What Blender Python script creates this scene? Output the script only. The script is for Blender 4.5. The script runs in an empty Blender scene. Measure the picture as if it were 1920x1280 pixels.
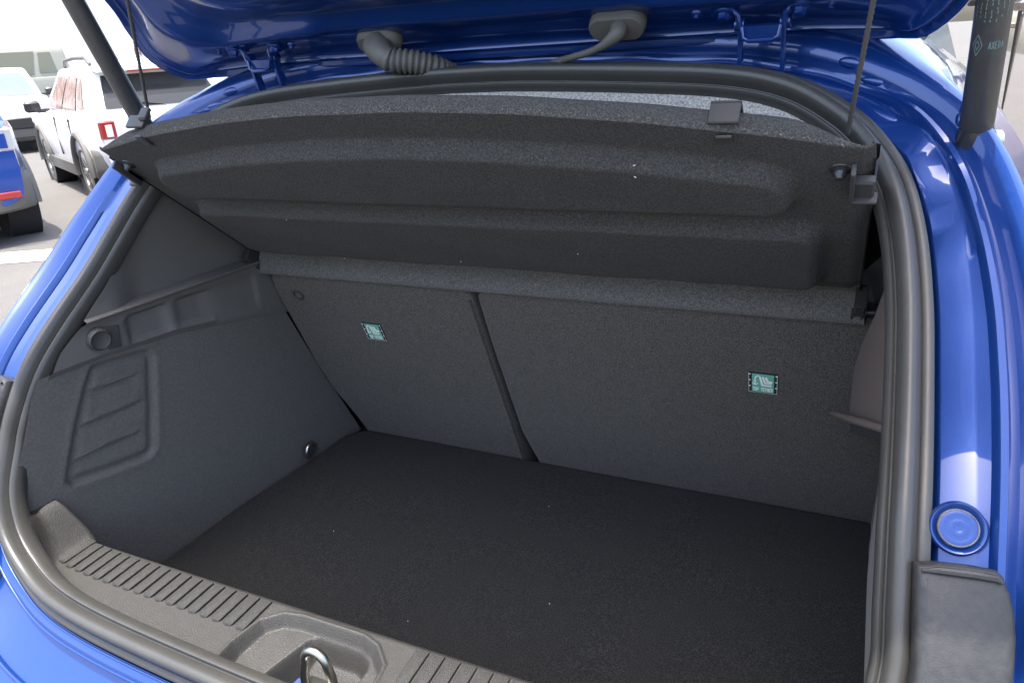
import bpy, bmesh, math, random
from mathutils import Vector as V, Matrix
random.seed(7)
sc = bpy.context.scene
COL = sc.collection
R_ = math.radians

# ------------------------------------------------------------------ camera, world, sun, exposure
RIGHT = V((0.90590175, 0.41895551, -0.06179244))
DOWN = V((0.10361621, -0.36075596, -0.92688663))
FWD = V((-0.41061625, 0.83326552, -0.37022004))
CAM = V((0.468, 0.0, 1.45))
FPX = 1387.0
cam = bpy.data.cameras.new('camera')
cam.sensor_width = 36.0
cam.lens = 36.0 * FPX / 1920.0
cam.clip_start = 0.02
cam.clip_end = 600
camo = bpy.data.objects.new('camera', cam)
COL.objects.link(camo)
M = Matrix.Identity(4)
for i in range(3):
    M[i][0] = RIGHT[i]; M[i][1] = -DOWN[i]; M[i][2] = -FWD[i]; M[i][3] = CAM[i]
camo.matrix_world = M
sc.camera = camo

SUN_DIR = V((-0.05, -0.155, 0.985)).normalized()      # from the scene towards the sun
w = bpy.data.worlds.new('World'); sc.world = w; w.use_nodes = True
nt = w.node_tree
sky = nt.nodes.new('ShaderNodeTexSky')
sky.sky_type = 'NISHITA'; sky.sun_disc = False
sky.sun_elevation = math.asin(SUN_DIR.z)
sky.sun_rotation = math.atan2(SUN_DIR.x, SUN_DIR.y)
sky.dust_density = 4.0; sky.air_density = 1.0; sky.ozone_density = 1.0
nt.links.new(sky.outputs[0], nt.nodes['Background'].inputs[0])
nt.nodes['Background'].inputs[1].default_value = 0.15
sun = bpy.data.lights.new('sun', 'SUN'); sun.energy = 2.2; sun.angle = R_(0.5); sun.color = (1, 0.97, 0.92)
suno = bpy.data.objects.new('sun', sun); COL.objects.link(suno)
suno.rotation_euler = SUN_DIR.to_track_quat('Z', 'Y').to_euler()
suno.location = (0, 0, 12)
sc.view_settings.view_transform = 'Standard'
sc.view_settings.look = 'None'
sc.view_settings.exposure = 2.3
sc.view_settings.gamma = 1.0

# ------------------------------------------------------------------ measuring helpers (photo pixel -> point on a real plane)
def ray(u, v):
    return RIGHT * (u - 960) + DOWN * (v - 640) + FWD * FPX
def on(u, v, ax, val):
    d = ray(u, v)
    return CAM + d * ((val - CAM[ax]) / d[ax])
def onpl(u, v, a, n):
    d = ray(u, v)
    return CAM + d * ((a - CAM).dot(n) / d.dot(n))
def lerp(a, b, t):
    return a + (b - a) * t
def sstep(a, b, x):
    t = max(0.0, min(1.0, (x - a) / (b - a)))
    return t * t * (3 - 2 * t)
def interp(x, xs, ys):
    if x <= xs[0]: return ys[0]
    for i in range(1, len(xs)):
        if x <= xs[i]:
            return lerp(ys[i-1], ys[i], (x - xs[i-1]) / (xs[i] - xs[i-1]))
    return ys[-1]
PZ = [.60, .842, .887, .927, .997, 1.045, 1.093, 1.13, 1.183, 1.258, 1.33, 1.40, 1.44, 1.46]
PY = [.33, .380, .412, .445, .486, .51, .54, .585, .655, .73, .80, .87, .92, .95]
def prof(u, v, off=0.0):
    d = ray(u, v).normalized()
    t = .2
    prev = None
    while t < 2.5:
        p = CAM + d * t
        g = p.y - interp(p.z, PZ, PY) - off
        if prev is not None and prev < 0 <= g:
            return p
        prev = g; t += .0005
    return p

# ------------------------------------------------------------------ object helpers
def tag(o, label=None, cat=None, group=None, kind=None):
    if label: o['label'] = label
    if cat: o['category'] = cat
    if group: o['group'] = group
    if kind: o['kind'] = kind
    return o
def empty(name, loc=(0, 0, 0), rz=0, parent=None):
    o = bpy.data.objects.new(name, None); COL.objects.link(o)
    o.empty_display_size = .1
    o.location = loc; o.rotation_euler = (0, 0, rz)
    if parent: adopt(o, parent)
    return o
def adopt(o, parent):
    """parent o keeping the coordinates it was built in (all parents here are never scaled)"""
    o.parent = parent
    p = parent; Ms = Matrix.Identity(4)
    o.matrix_parent_inverse = wm(parent).inverted()
    return o
def wm(o):
    loc = Matrix.LocRotScale(o.location, o.rotation_euler, o.scale)
    if o.parent: return wm(o.parent) @ o.matrix_parent_inverse @ loc
    return loc
class MB:
    def __init__(s): s.v = []; s.f = []; s.m = []
    def add(s, vs, fs, mi=0):
        b = len(s.v); s.v += [tuple(x) for x in vs]
        for f in fs: s.f.append(tuple(i + b for i in f)); s.m.append(mi)
    def loft(s, rows, cu=False, cv=False, mi=0, mifn=None, cap=False):
        b = len(s.v); n = len(rows); k = len(rows[0])
        for r in rows: s.v += [tuple(p) for p in r]
        for i in range(n if cv else n - 1):
            for j in range(k if cu else k - 1):
                i2 = (i + 1) % n; j2 = (j + 1) % k
                s.f.append((b+i*k+j, b+i*k+j2, b+i2*k+j2, b+i2*k+j))
                s.m.append(mifn(i, j) if mifn else mi)
        if cap:
            s.f.append(tuple(b + j for j in range(k))[::-1]); s.m.append(mi)
            s.f.append(tuple(b + (n-1)*k + j for j in range(k))); s.m.append(mi)
        return s
    def box(s, c, sx, sy, sz, ex=V((1,0,0)), ey=V((0,1,0)), ez=V((0,0,1)), mi=0, ch=0.0):
        c = V(c); vs = []
        if ch <= 0:
            for dz in (-1, 1):
                for dx, dy in ((-1,-1),(1,-1),(1,1),(-1,1)):
                    vs.append(c + ex*dx*sx/2 + ey*dy*sy/2 + ez*dz*sz/2)
            s.add(vs, [(3,2,1,0),(4,5,6,7),(0,1,5,4),(1,2,6,5),(2,3,7,6),(3,0,4,7)], mi)
        else:
            rows = []
            for dz, ins in ((-1, ch), (-1 + 2*ch/sz, 0), (1 - 2*ch/sz, 0), (1, ch)):
                a, b = sx/2 - ins, sy/2 - ins; r = min(ch, a*.9, b*.9)
                ring = []
                for cx, cy, a0 in ((a-r, b-r, 0), (-a+r, b-r, 90), (-a+r, -b+r, 180), (a-r, -b+r, 270)):
                    for q in (0, 45, 90):
                        t = R_(a0 + q)
                        ring.append(c + ex*(cx + r*math.cos(t)) + ey*(cy + r*math.sin(t)) + ez*dz*sz/2)
                rows.append(ring)
            s.loft(rows, cu=True, mi=mi, cap=True)
        return s
    def tube(s, path, r, n=10, mi=0, cap=True, closed=False):
        path = [V(p) for p in path]; rows = []; up = None
        L = len(path)
        for i, p in enumerate(path):
            if closed: t = path[(i+1) % L] - path[i-1]
            else: t = path[min(i+1, L-1)] - path[max(i-1, 0)]
            t.normalize()
            if up is None:
                up = V((0,0,1)) if abs(t.z) < .9 else V((1,0,0))
            a = t.cross(up).normalized(); up = a.cross(t).normalized()
            rr = r[i] if isinstance(r, (list, tuple)) else r
            rows.append([p + (a*math.cos(2*math.pi*k/n) + up*math.sin(2*math.pi*k/n))*rr for k in range(n)])
        s.loft(rows, cu=True, cv=closed, mi=mi, cap=cap and not closed)
        return s
    def lathe(s, c, ax, profile, n=24, mi=0, cap=True):
        c = V(c); ax = V(ax).normalized()
        a = ax.orthogonal().normalized(); b = ax.cross(a)
        rows = [[c + ax*h + (a*math.cos(2*math.pi*k/n) + b*math.sin(2*math.pi*k/n))*r for k in range(n)] for r, h in profile]
        s.loft(rows, cu=True, mi=mi, cap=cap)
        return s
    def prism(s, outline, en, th, mi=0, bev=0.0):
        """outline: 3-D points of a planar polygon; en: front normal; body goes back by th, front edge chamfered"""
        pts = [V(p) for p in outline]; en = V(en).normalized()
        n = len(pts); c = sum(pts, V()) / n
        def inset(d):
            out = []
            for i in range(n):
                p0, p1, p2 = pts[i-1], pts[i], pts[(i+1) % n]
                e1 = (p1-p0).normalized(); e2 = (p2-p1).normalized()
                n1 = en.cross(e1); n2 = en.cross(e2)
                if n1.dot(c - p1) < 0 and n2.dot(c-p1) < 0: n1 = -n1; n2 = -n2
                m = (n1 + n2)
                if m.length < 1e-6: m = n1
                m.normalize()
                out.append(p1 + m * d / max(.35, m.dot(n1)))
            return out
        rows = []
        if bev > 0:
            for q in (0, 30, 60, 90):
                a = R_(q)
                rows.append([p - en*(bev*(1-math.cos(a))) for p in inset(bev*(1-math.sin(a)))])
        else: rows.append(pts)
        rows.append([p - en*th for p in pts])
        s.loft(rows, cu=True, mi=mi, cap=True)
        return s
    def build(s, name, mats, parent=None, smooth=40, sub=0):
        me = bpy.data.meshes.new(name)
        me.from_pydata(s.v, [], s.f)
        if not isinstance(mats, (list, tuple)): mats = [mats]
        for m in mats: me.materials.append(m)
        if len(mats) > 1: me.polygons.foreach_set('material_index', s.m)
        bm = bmesh.new(); bm.from_mesh(me)
        bmesh.ops.remove_doubles(bm, verts=bm.verts, dist=1e-6)
        bmesh.ops.recalc_face_normals(bm, faces=bm.faces)
        bm.to_mesh(me); bm.free()
        if smooth:
            me.polygons.foreach_set('use_smooth', [True]*len(me.polygons))
            me.set_sharp_from_angle(angle=R_(smooth))
        o = bpy.data.objects.new(name, me); COL.objects.link(o)
        if sub:
            md = o.modifiers.new('sub', 'SUBSURF'); md.levels = sub; md.render_levels = sub
        if parent: adopt(o, parent)
        return o
def clone(o, parent, loc=None):
    c = o.copy(); COL.objects.link(c)
    if parent: adopt(c, parent)
    if loc is not None: c.location = loc
    return c
def catmull(pts, n, closed=False):
    pts = [V(p) for p in pts]; out = []; L = len(pts)
    segs = L if closed else L - 1
    dense = []
    for i in range(segs):
        if closed: p0, p1, p2, p3 = pts[i-1], pts[i], pts[(i+1) % L], pts[(i+2) % L]
        else: p0, p1, p2, p3 = pts[max(i-1, 0)], pts[i], pts[i+1], pts[min(i+2, L-1)]
        for k in range(16):
            t = k/16
            dense.append(.5*((2*p1) + (p2-p0)*t + (2*p0-5*p1+4*p2-p3)*t*t + (3*p1-p0-3*p2+p3)*t*t*t))
    if not closed: dense.append(pts[-1])
    if closed: dense.append(dense[0])
    cum = [0]
    for i in range(1, len(dense)): cum.append(cum[-1] + (dense[i]-dense[i-1]).length)
    j = 0
    for k in range(n):
        s = cum[-1]*k/(n if closed else n-1)
        while j < len(cum)-2 and cum[j+1] < s: j += 1
        seg = cum[j+1]-cum[j]
        out.append(dense[j].lerp(dense[j+1], (s-cum[j])/seg if seg > 0 else 0))
    return out

# ------------------------------------------------------------------ materials
def mat(name, col, rough=.5, metal=0.0, spec=.5, coat=0.0, coat_rough=.05, sheen=0.0, bump=None, mottle=None, trans=0.0, emit=None):
    """bump = (scale, strength, distance[, kind]); mottle = (scale, amount, second colour)"""
    m = bpy.data.materials.new(name); m.use_nodes = True
    n = m.node_tree; b = n.nodes['Principled BSDF']
    b.inputs['Base Color'].default_value = (*col, 1)
    b.inputs['Roughness'].default_value = rough
    b.inputs['Metallic'].default_value = metal
    b.inputs['Specular IOR Level'].default_value = spec
    b.inputs['Coat Weight'].default_value = coat
    b.inputs['Coat Roughness'].default_value = coat_rough
    b.inputs['Sheen Weight'].default_value = sheen
    b.inputs['Sheen Roughness'].default_value = .5
    b.inputs['Transmission Weight'].default_value = trans
    tc = n.nodes.new('ShaderNodeTexCoord')
    if mottle:
        prev = None
        for (s, amt, c2) in (mottle if isinstance(mottle, list) else [mottle]):
            t = n.nodes.new('ShaderNodeTexNoise'); t.inputs['Scale'].default_value = s; t.inputs['Detail'].default_value = 4
            t.inputs['Roughness'].default_value = .65
            n.links.new(tc.outputs['Object'], t.inputs['Vector'])
            rp = n.nodes.new('ShaderNodeMapRange'); rp.inputs[1].default_value = .44 if s > 200 else .38; rp.inputs[2].default_value = .60 if s > 200 else .66
            rp.inputs[4].default_value = amt
            n.links.new(t.outputs[0], rp.inputs[0])
            mx = n.nodes.new('ShaderNodeMix'); mx.data_type = 'RGBA'
            n.links.new(rp.outputs[0], mx.inputs[0])
            if prev is None: mx.inputs[6].default_value = (*col, 1)
            else: n.links.new(prev, mx.inputs[6])
            mx.inputs[7].default_value = (*c2, 1)
            prev = mx.outputs[2]
        n.links.new(prev, b.inputs['Base Color'])
    if bump:
        prev = None
        for bb in (bump if isinstance(bump, list) else [bump]):
            kind = bb[3] if len(bb) > 3 else 'noise'
            if kind == 'voronoi':
                t = n.nodes.new('ShaderNodeTexVoronoi'); t.feature = 'DISTANCE_TO_EDGE'
            else:
                t = n.nodes.new('ShaderNodeTexNoise'); t.inputs['Detail'].default_value = 3
            t.inputs['Scale'].default_value = bb[0]
            n.links.new(tc.outputs['Object'], t.inputs['Vector'])
            bp = n.nodes.new('ShaderNodeBump'); bp.inputs['Strength'].default_value = bb[1]; bp.inputs['Distance'].default_value = bb[2]
            n.links.new(t.outputs[0], bp.inputs['Height'])
            if prev: n.links.new(prev, bp.inputs['Normal'])
            prev = bp.outputs[0]
        n.links.new(prev, b.inputs['Normal'])
        m['_n'] = 1
    if emit:
        b.inputs['Emission Color'].default_value = (*emit[0], 1); b.inputs['Emission Strength'].default_value = emit[1]
    return m
PAINT = mat('blue_metallic_paint', (.005, .037, .185), rough=.30, metal=.38, spec=.35, coat=1.0, coat_rough=.03,
            mottle=(900, .45, (.013, .055, .25)), bump=(9, .05, .01))
PAINT_BG = mat('blue_car_paint', (.012, .055, .28), rough=.25, metal=.3, coat=1.0, coat_rough=.05)
CARPET = mat('black_carpet', (.0155, .016, .0158), rough=1.0, spec=.06, sheen=.02,
             mottle=[(560, .85, (.050, .0505, .049)), (60, .35, (.022, .0222, .0217)), (7, .3, (.028, .0282, .0275))], bump=[(1300, .8, .0012)])
SEATC = mat('charcoal_carpet', (.045, .040, .034), rough=.95, spec=.12, sheen=.1,
            mottle=[(620, .85, (.145, .133, .116)), (50, .3, (.09, .083, .073))], bump=[(1200, .8, .0012)])
FELT = mat('charcoal_felt', (.040, .039, .036), rough=1.0, spec=.05, sheen=.03,
           mottle=[(560, .85, (.096, .094, .088)), (150, .3, (.06, .059, .056)), (35, .3, (.055, .054, .051))], bump=[(1000, .9, .0015)])
SIDEC = mat('grey_side_lining', (.095, .091, .083), rough=.95, spec=.2, sheen=.06,
            mottle=[(300, .6, (.138, .132, .121)), (18, .3, (.108, .103, .094))], bump=[(1100, .6, .0010)])
PLAST = mat('grained_grey_plastic', (.036, .034, .0305), rough=.52, spec=.4, bump=[(420, .45, .0015, 'voronoi'), (1400, .3, .0008)],
            mottle=(90, .35, (.052, .049, .043)))
RIBM = mat('grained_rib_plastic', (.028, .027, .0245), rough=.6, spec=.3, bump=[(420, .6, .0018, 'voronoi')], mottle=(200, .4, (.042, .040, .036)))
PLASTD = mat('dark_grained_plastic', (.045, .045, .044), rough=.55, spec=.4, bump=[(700, .35, .0008, 'voronoi')], mottle=(40, .4, (.055, .055, .053)))
PTRIM = mat('grey_trim_plastic', (.112, .107, .099), rough=.5, spec=.4, bump=[(700, .35, .0008, 'voronoi')], mottle=(40, .4, (.125, .121, .114)))
PLASTS = mat('smooth_black_plastic', (.028, .028, .028), rough=.22, spec=.5, bump=(600, .1, .001))
COVER = mat('scuffed_black_plastic', (.014, .014, .0135), rough=.42, spec=.5, bump=[(900, .25, .0008)],
            mottle=[(18, .8, (.028, .027, .025)), (160, .6, (.036, .035, .033))])
RUBBER = mat('seal_rubber', (.043, .042, .038), rough=.36, spec=.5, mottle=[(30, .4, (.055, .053, .048)), (7, .35, (.065, .062, .055))], bump=(300, .12, .001))
RUBG = mat('grommet_rubber', (.105, .10, .088), rough=.55, spec=.35, mottle=(60, .4, (.13, .125, .112)))
STEEL = mat('zinc_steel', (.42, .41, .38), rough=.33, metal=1.0, bump=(200, .15, .001), mottle=(150, .5, (.45, .42, .36)))
FABRIC = mat('grey_woven_fabric', (.44, .42, .38), rough=.95, spec=.1, mottle=(420, .9, (.20, .19, .175)), bump=(500, .9, .003))
HOLE = mat('unlit_gap_lining', (.012, .012, .013), rough=.9)
CLIPM = mat('grey_clip_plastic', (.034, .033, .031), rough=.5)
GREEN = mat('green_label_weave', (.13, .40, .29), rough=.85, bump=(1500, .4, .001))
WHITET = mat('white_label_thread', (.80, .82, .76), rough=.85)
BLACKT = mat('black_label_thread', (.012, .012, .012), rough=.9)
LINT = mat('white_lint', (.75, .75, .72), rough=.9)
CABLE = mat('braided_black_cord', (.05, .047, .042), rough=.7)
RUST = mat('dusty_ring', (.20, .19, .17), rough=.9, mottle=(120, .9, (.10, .10, .16)))
WHITEP = mat('white_car_paint', (.80, .80, .78), rough=.3, coat=.8, coat_rough=.05)
SILVERP = mat('pale_silver_paint', (.62, .63, .62), rough=.3, metal=.2, coat=.8)
OLIVEP = mat('olive_grey_paint', (.22, .215, .17), rough=.4, coat=.6)
BEIGEP = mat('beige_car_paint', (.24, .185, .145), rough=.22, metal=.25, coat=1.0, bump=(3, .15, .05))
GLASS = mat('tinted_car_glass', (.03, .033, .035), rough=.12, spec=.3)
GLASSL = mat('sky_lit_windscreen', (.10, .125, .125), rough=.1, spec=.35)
TYRE = mat('tyre_rubber', (.085, .082, .075), rough=.85, bump=(60, .3, .004))
RIM = mat('dark_alloy', (.25, .25, .24), rough=.35, metal=.8)
REDL = mat('red_lamp_plastic', (.30, .02, .016), rough=.2, coat=1.0)
CLEARL = mat('clear_lamp_plastic', (.75, .74, .72), rough=.15, coat=1.0)
CLAD = mat('grey_cladding_plastic', (.10, .095, .085), rough=.7)
WALLP = mat('white_painted_wall', (.80, .79, .76), rough=.9, mottle=(2, .3, (.72, .71, .68)))
BRICKB = mat('brown_window_bars', (.22, .12, .08), rough=.7)

# ------------------------------------------------------------------ ground and background
def asphalt():
    m = mat('asphalt', (.125, .118, .108), rough=.9, spec=.2, mottle=[(1.2, .6, (.16, .152, .14)), (90, .7, (.07, .067, .063)), (.35, .6, (.095, .09, .083))], bump=[(120, .6, .01)])
    return m
g = MB()
g.add([(-250, -250, 0), (250, -250, 0), (250, 250, 0), (-250, 250, 0)], [(0, 1, 2, 3)])
tag(g.build('ground', asphalt(), smooth=0), 'grey asphalt car park ground', kind='structure')
del g

# ------------------------------------------------------------------ THE BLUE HATCHBACK
CAR = empty('blue_hatchback', (0, 2.2, 0))
tag(CAR, 'metallic blue hatchback seen from behind with its boot open and empty', 'car')

HALF = [(0,.378,.842),(.15,.381,.842),(.30,.388,.843),(.39,.398,.848),(.45,.412,.864),(.497,.428,.895),(.528,.452,.943),(.540,.486,.997),
        (.538,.512,1.045),(.5355,.544,1.09),(.534,.588,1.13),(.531,.655,1.183),(.527,.70,1.225),(.518,.745,1.272),(.503,.784,1.313),
        (.480,.815,1.344),(.448,.841,1.371),(.395,.868,1.398),(.326,.886,1.413),(.216,.897,1.421),(.078,.905,1.427)]
loop_pts = [V(p) for p in HALF] + [V((0,.906,1.428))] + [V((-x, y, z)) for x, y, z in reversed(HALF[1:])]
NL = 300
LOOP = catmull(loop_pts, NL, closed=True)
FR = []
for i in range(NL):
    T = (LOOP[(i+1) % NL] - LOOP[i-1]).normalized()
    z = LOOP[i].z
    k = sstep(.86, 1.25, z)
    N = V((0, -lerp(.80, .70, k), lerp(.60, .714, k))).normalized()
    # at the top and bottom rails the tangent is lateral, on the sides it runs up the pillar
    U = T.cross(N).normalized()
    if U.dot(LOOP[i] - V((0, interp(1.1, PZ, PY)+.02, 1.12))) < 0: U = -U
    N = U.cross(T).normalized()
    if N.y > 0: N = -N
    FR.append((LOOP[i], T, U, N))
def ring(i, sec):
    p, T, U, N = FR[i]
    return [p + U*a + N*b for a, b in sec]

# boot seal: bulb, groove and inner lip
sec = [(.004,-.016),(.005,-.002),(.002,.0005),(-.003,.0005),(-.0045,-.001),(-.006,.003),(-.0085,.0095),(-.0125,.013),(-.0165,.0132),(-.0205,.010),
       (-.0226,.004),(-.0236,-.003),(-.0248,-.0035),(-.0260,-.001),(-.0280,-.0002),(-.0300,-.0018),(-.0315,-.0065),(-.0320,-.012),(-.0318,-.018),(-.029,-.024),(-.027,-.02)]
m = MB(); m.loft([ring(i, sec) for i in range(NL)], cu=True, cv=True)
m.build('boot_seal', RUBBER, CAR, smooth=50)

# body shell round the opening
SIDE = [(-.03,-.022),(0,-.020),(.007,-.020),(.0095,-.012),(.0112,-.0108),(.034,-.0092),(.0366,-.0086),(.0385,-.006),(.040,-.001),(.0425,.0025),(.047,.001),(.0505,-.010),(.056,-.014),(.062,-.010),(.068,.001),(.076,.004),(.083,.000),(.088,-.010),(.094,-.035)]
TOP = [(-.03,-.022),(0,-.020),(.007,-.020),(.0095,-.018),(.018,-.024),(.028,-.032),(.033,-.040),(.037,-.040),(.039,-.036),(.042,-.034),(.044,-.037),(.047,-.040),(.050,-.036),(.053,-.030),(.058,-.024),(.066,-.020),(.080,-.020),(.105,-.030),(.15,-.062)]
BOT = [(-.03,-.022),(0,-.022),(.007,-.023),(.009,-.015),(.010,-.0095),(.0125,-.008),(.023,-.0085),(.0255,-.009),(.027,-.012),(.028,-.020),(.032,-.025),(.050,-.019),(.075,-.008),(.10,.004),(.112,.008),(.12,.004),(.125,-.008),(.14,-.018),(.20,-.05)]
rows = []
for i in range(NL):
    p, T, U, N = FR[i]
    kt = sstep(1.33, 1.415, p.z) if p.z > 1.2 else 0
    kb = 1 - sstep(.86, .97, p.z)
    ks = 1 - kt - kb
    s2 = [(S[0]*ks + A[0]*kt + B[0]*kb, S[1]*ks + A[1]*kt + B[1]*kb) for S, A, B in zip(SIDE, TOP, BOT)]
    r = []
    wide = 1 + .10*(1-sstep(1.16, 1.32, p.z))*ks + .08*sstep(1.05, 1.18, p.z)*(1-sstep(1.2, 1.34, p.z))
    for q, (a, b) in enumerate(s2):
        # pressed dents round the upper corners of the aperture
        if 3 <= q <= 10 and p.z > 1.22:
            b += .0035*math.sin(p.x*55 + q*.7)*math.sin(p.z*70)*sstep(1.22, 1.34, p.z)*(1-.7*kt)
        r.append(p + U*a*(wide if q > 6 else 1) + N*b)
    sx = 1 if p.x > 0 else -1
    e = r[-1]
    if True:
        o1 = V((sx*.030*ks, .10*ks + .5*kt - .02*kb, -.004*ks + .012*kt - .10*kb))
        o2 = V((sx*.055*ks, .55*ks + 1.0*kt + .02*kb, .0*ks + .015*kt - .25*kb))
        o3 = V((sx*.06*ks, 2.2*ks + 2.2*kt + .10*kb, -.02*kt - .50*kb))
        r += [e + o1, e + o2, e + o3]
    rows.append(r)
m = MB(); m.loft(rows, cv=True)
body = m.build('body_shell', PAINT, CAR, smooth=42)
BODY_ROWS = rows

# folded flange of the rear panel below the seal: two rolled edges and the dark gap behind
idx_b = [i for i in range(NL) if LOOP[i].z < .985]
order = sorted(idx_b, key=lambda i: LOOP[i].x if True else 0)
order = [i % NL for i in range(-max(i for i in idx_b if LOOP[i].x > 0), max(i for i in idx_b if LOOP[i].x > 0)+1)]
for u_, n_, r_ in ((.0120,-.0080,.0016),(.0262,-.0095,.0022),(.085,.0015,.0026)):
    m = MB(); m.tube([FR[i][0] + FR[i][2]*u_ + FR[i][3]*n_ for i in order], r_, 8); m.build('flange_edge', PAINT, CAR, smooth=60)
m = MB(); m.loft([[FR[i][0] + FR[i][2]*a_ + FR[i][3]*b_ for a_, b_ in ((.002,-.014),(.0095,-.0138))] for i in order]); m.build('seal_gap', HOLE, CAR)

# lower flanks, front bulkhead: close the hull so that no light leaks in from the front
m = MB()
last = [r[-1] for r in rows]
m.add([(-.66, 3.2, .35), (.66, 3.2, .35), (.66, 3.2, 1.46), (-.66, 3.2, 1.46)], [(0,1,2,3)])
for s in (-1, 1):
    m.add([(s*.70,.40,.30),(s*.76,.8,.30),(s*.78,3.2,.30),(s*.78,3.2,.98),(s*.76,.8,.98),(s*.70,.52,.98)], [(0,1,2,3,4,5)])
    m.add([(s*.70,1.0,.98),(s*.78,3.2,.98),(s*.66,3.2,1.46),(s*.50,1.1,1.40)], [(0,1,2,3)])
m.add([(-.76,.4,.3),(.76,.4,.3),(.78,3.2,.3),(-.78,3.2,.3)], [(0,1,2,3)])
m.build('cabin_panel', PLASTS, CAR, smooth=0)
# bumper
m = MB()
rws = []
for k in range(41):
    x = lerp(-.80, .80, k/40); a = abs(x)/.80
    yb = .16 + .30*a**4
    rws.append([V((x, yb+.30, .80+.03*a+.12*max(0,(a-.55)/.45)**2)), V((x, yb+.19, .775-.03*a)), V((x, yb+.16, .772-.03*a)), V((x, yb+.05, .765-.03*a)), V((x, yb+.015, .75-.03*a)), V((x, yb, .71)), V((x, yb, .50)), V((x, yb+.02, .36)), V((x, yb+.12, .28))])
m.loft(rws); m.build('rear_bumper', PAINT, CAR, smooth=60)
for s in (-1, 1):
    m = MB(); m.lathe((s*.66, .95, .33), (s, 0, 0), [(.2,-.1),(.31,-.1),(.33,-.07),(.33,.07),(.31,.1),(.2,.1)], 36)
    m.build('tyre', TYRE, CAR)

# roof lining visible over the shelf
m = MB()
hs = [(-.028,-.014),(-.034,-.012),(-.044,-.015),(-.058,-.026),(-.068,-.042),(-.074,-.070),(-.070,-.12),(-.03,-.17)]
idx = [i for i in range(NL) if LOOP[i].z > 1.345]
m.loft([ring(i, hs) for i in idx]); m.build('roof_lining', FABRIC, CAR)
m = MB()
m.add([(-.44,1.0,1.385),(.44,1.0,1.385),(.50,3.1,1.42),(-.50,3.1,1.42)], [(0,1,2,3)])
m.build('headlining', mat('pale_headlining', (.25,.25,.24), rough=.95), CAR, smooth=0)

# ---- seat backs (split one third / two thirds)
SA = V((0, 1.1035, .72)); SD = V((0, .944-1.1035, 1.104-.72)).normalized(); SN = V((1,0,0)).cross(SD); 
if SN.y > 0: SN = -SN
def seat_pt(x, t, off=0): return SA + V((x,0,0)) + SD*t + SN*off
def seat(outline):
    m = MB(); m.prism([seat_pt(x, t) for x, t in outline], SN, .10, bev=.008)
    return m.build('seat_back', SEATC, CAR, smooth=50)
seatL = seat([(-.425,-.06),(-.066,-.06),(-.066,.03),(-.0655,.06),(-.0632,.405),(-.075,.425),(-.44,.425),(-.464,.41),(-.470,.38),(-.470,.20),(-.462,.12),(-.438,.03)])
tag(seatL, 'narrow left section of the seat back')
seatR = seat([(-.028,-.06),(.575,-.06),(.575,.425),(-.04,.425),(-.055,.405),(-.057,.30),(-.054,.08),(-.045,.03)])
tag(seatR, 'wide right section of the seat back')
m = MB(); m.prism([seat_pt(x, t, -.05) for x, t in ((-.60,-.06),(.60,-.06),(.60,.41),(-.60,.41))], SN, .03)
m.build('seat_frame', HOLE, CAR, smooth=0)
# piping along the split
m = MB(); m.tube([seat_pt(-.0700, t, .0003) for t in (0.0,.1,.2,.3,.4)], .0028, 8); adopt(m.build('piping', SEATC), seatL)
m = MB(); m.lathe(seat_pt(-.418,.375,-.001), SN, [(.011,0),(.0115,.003),(.008,.0035),(.006,-.002)], 20); adopt(m.build('trim_button', PLASTD), seatL)

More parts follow.
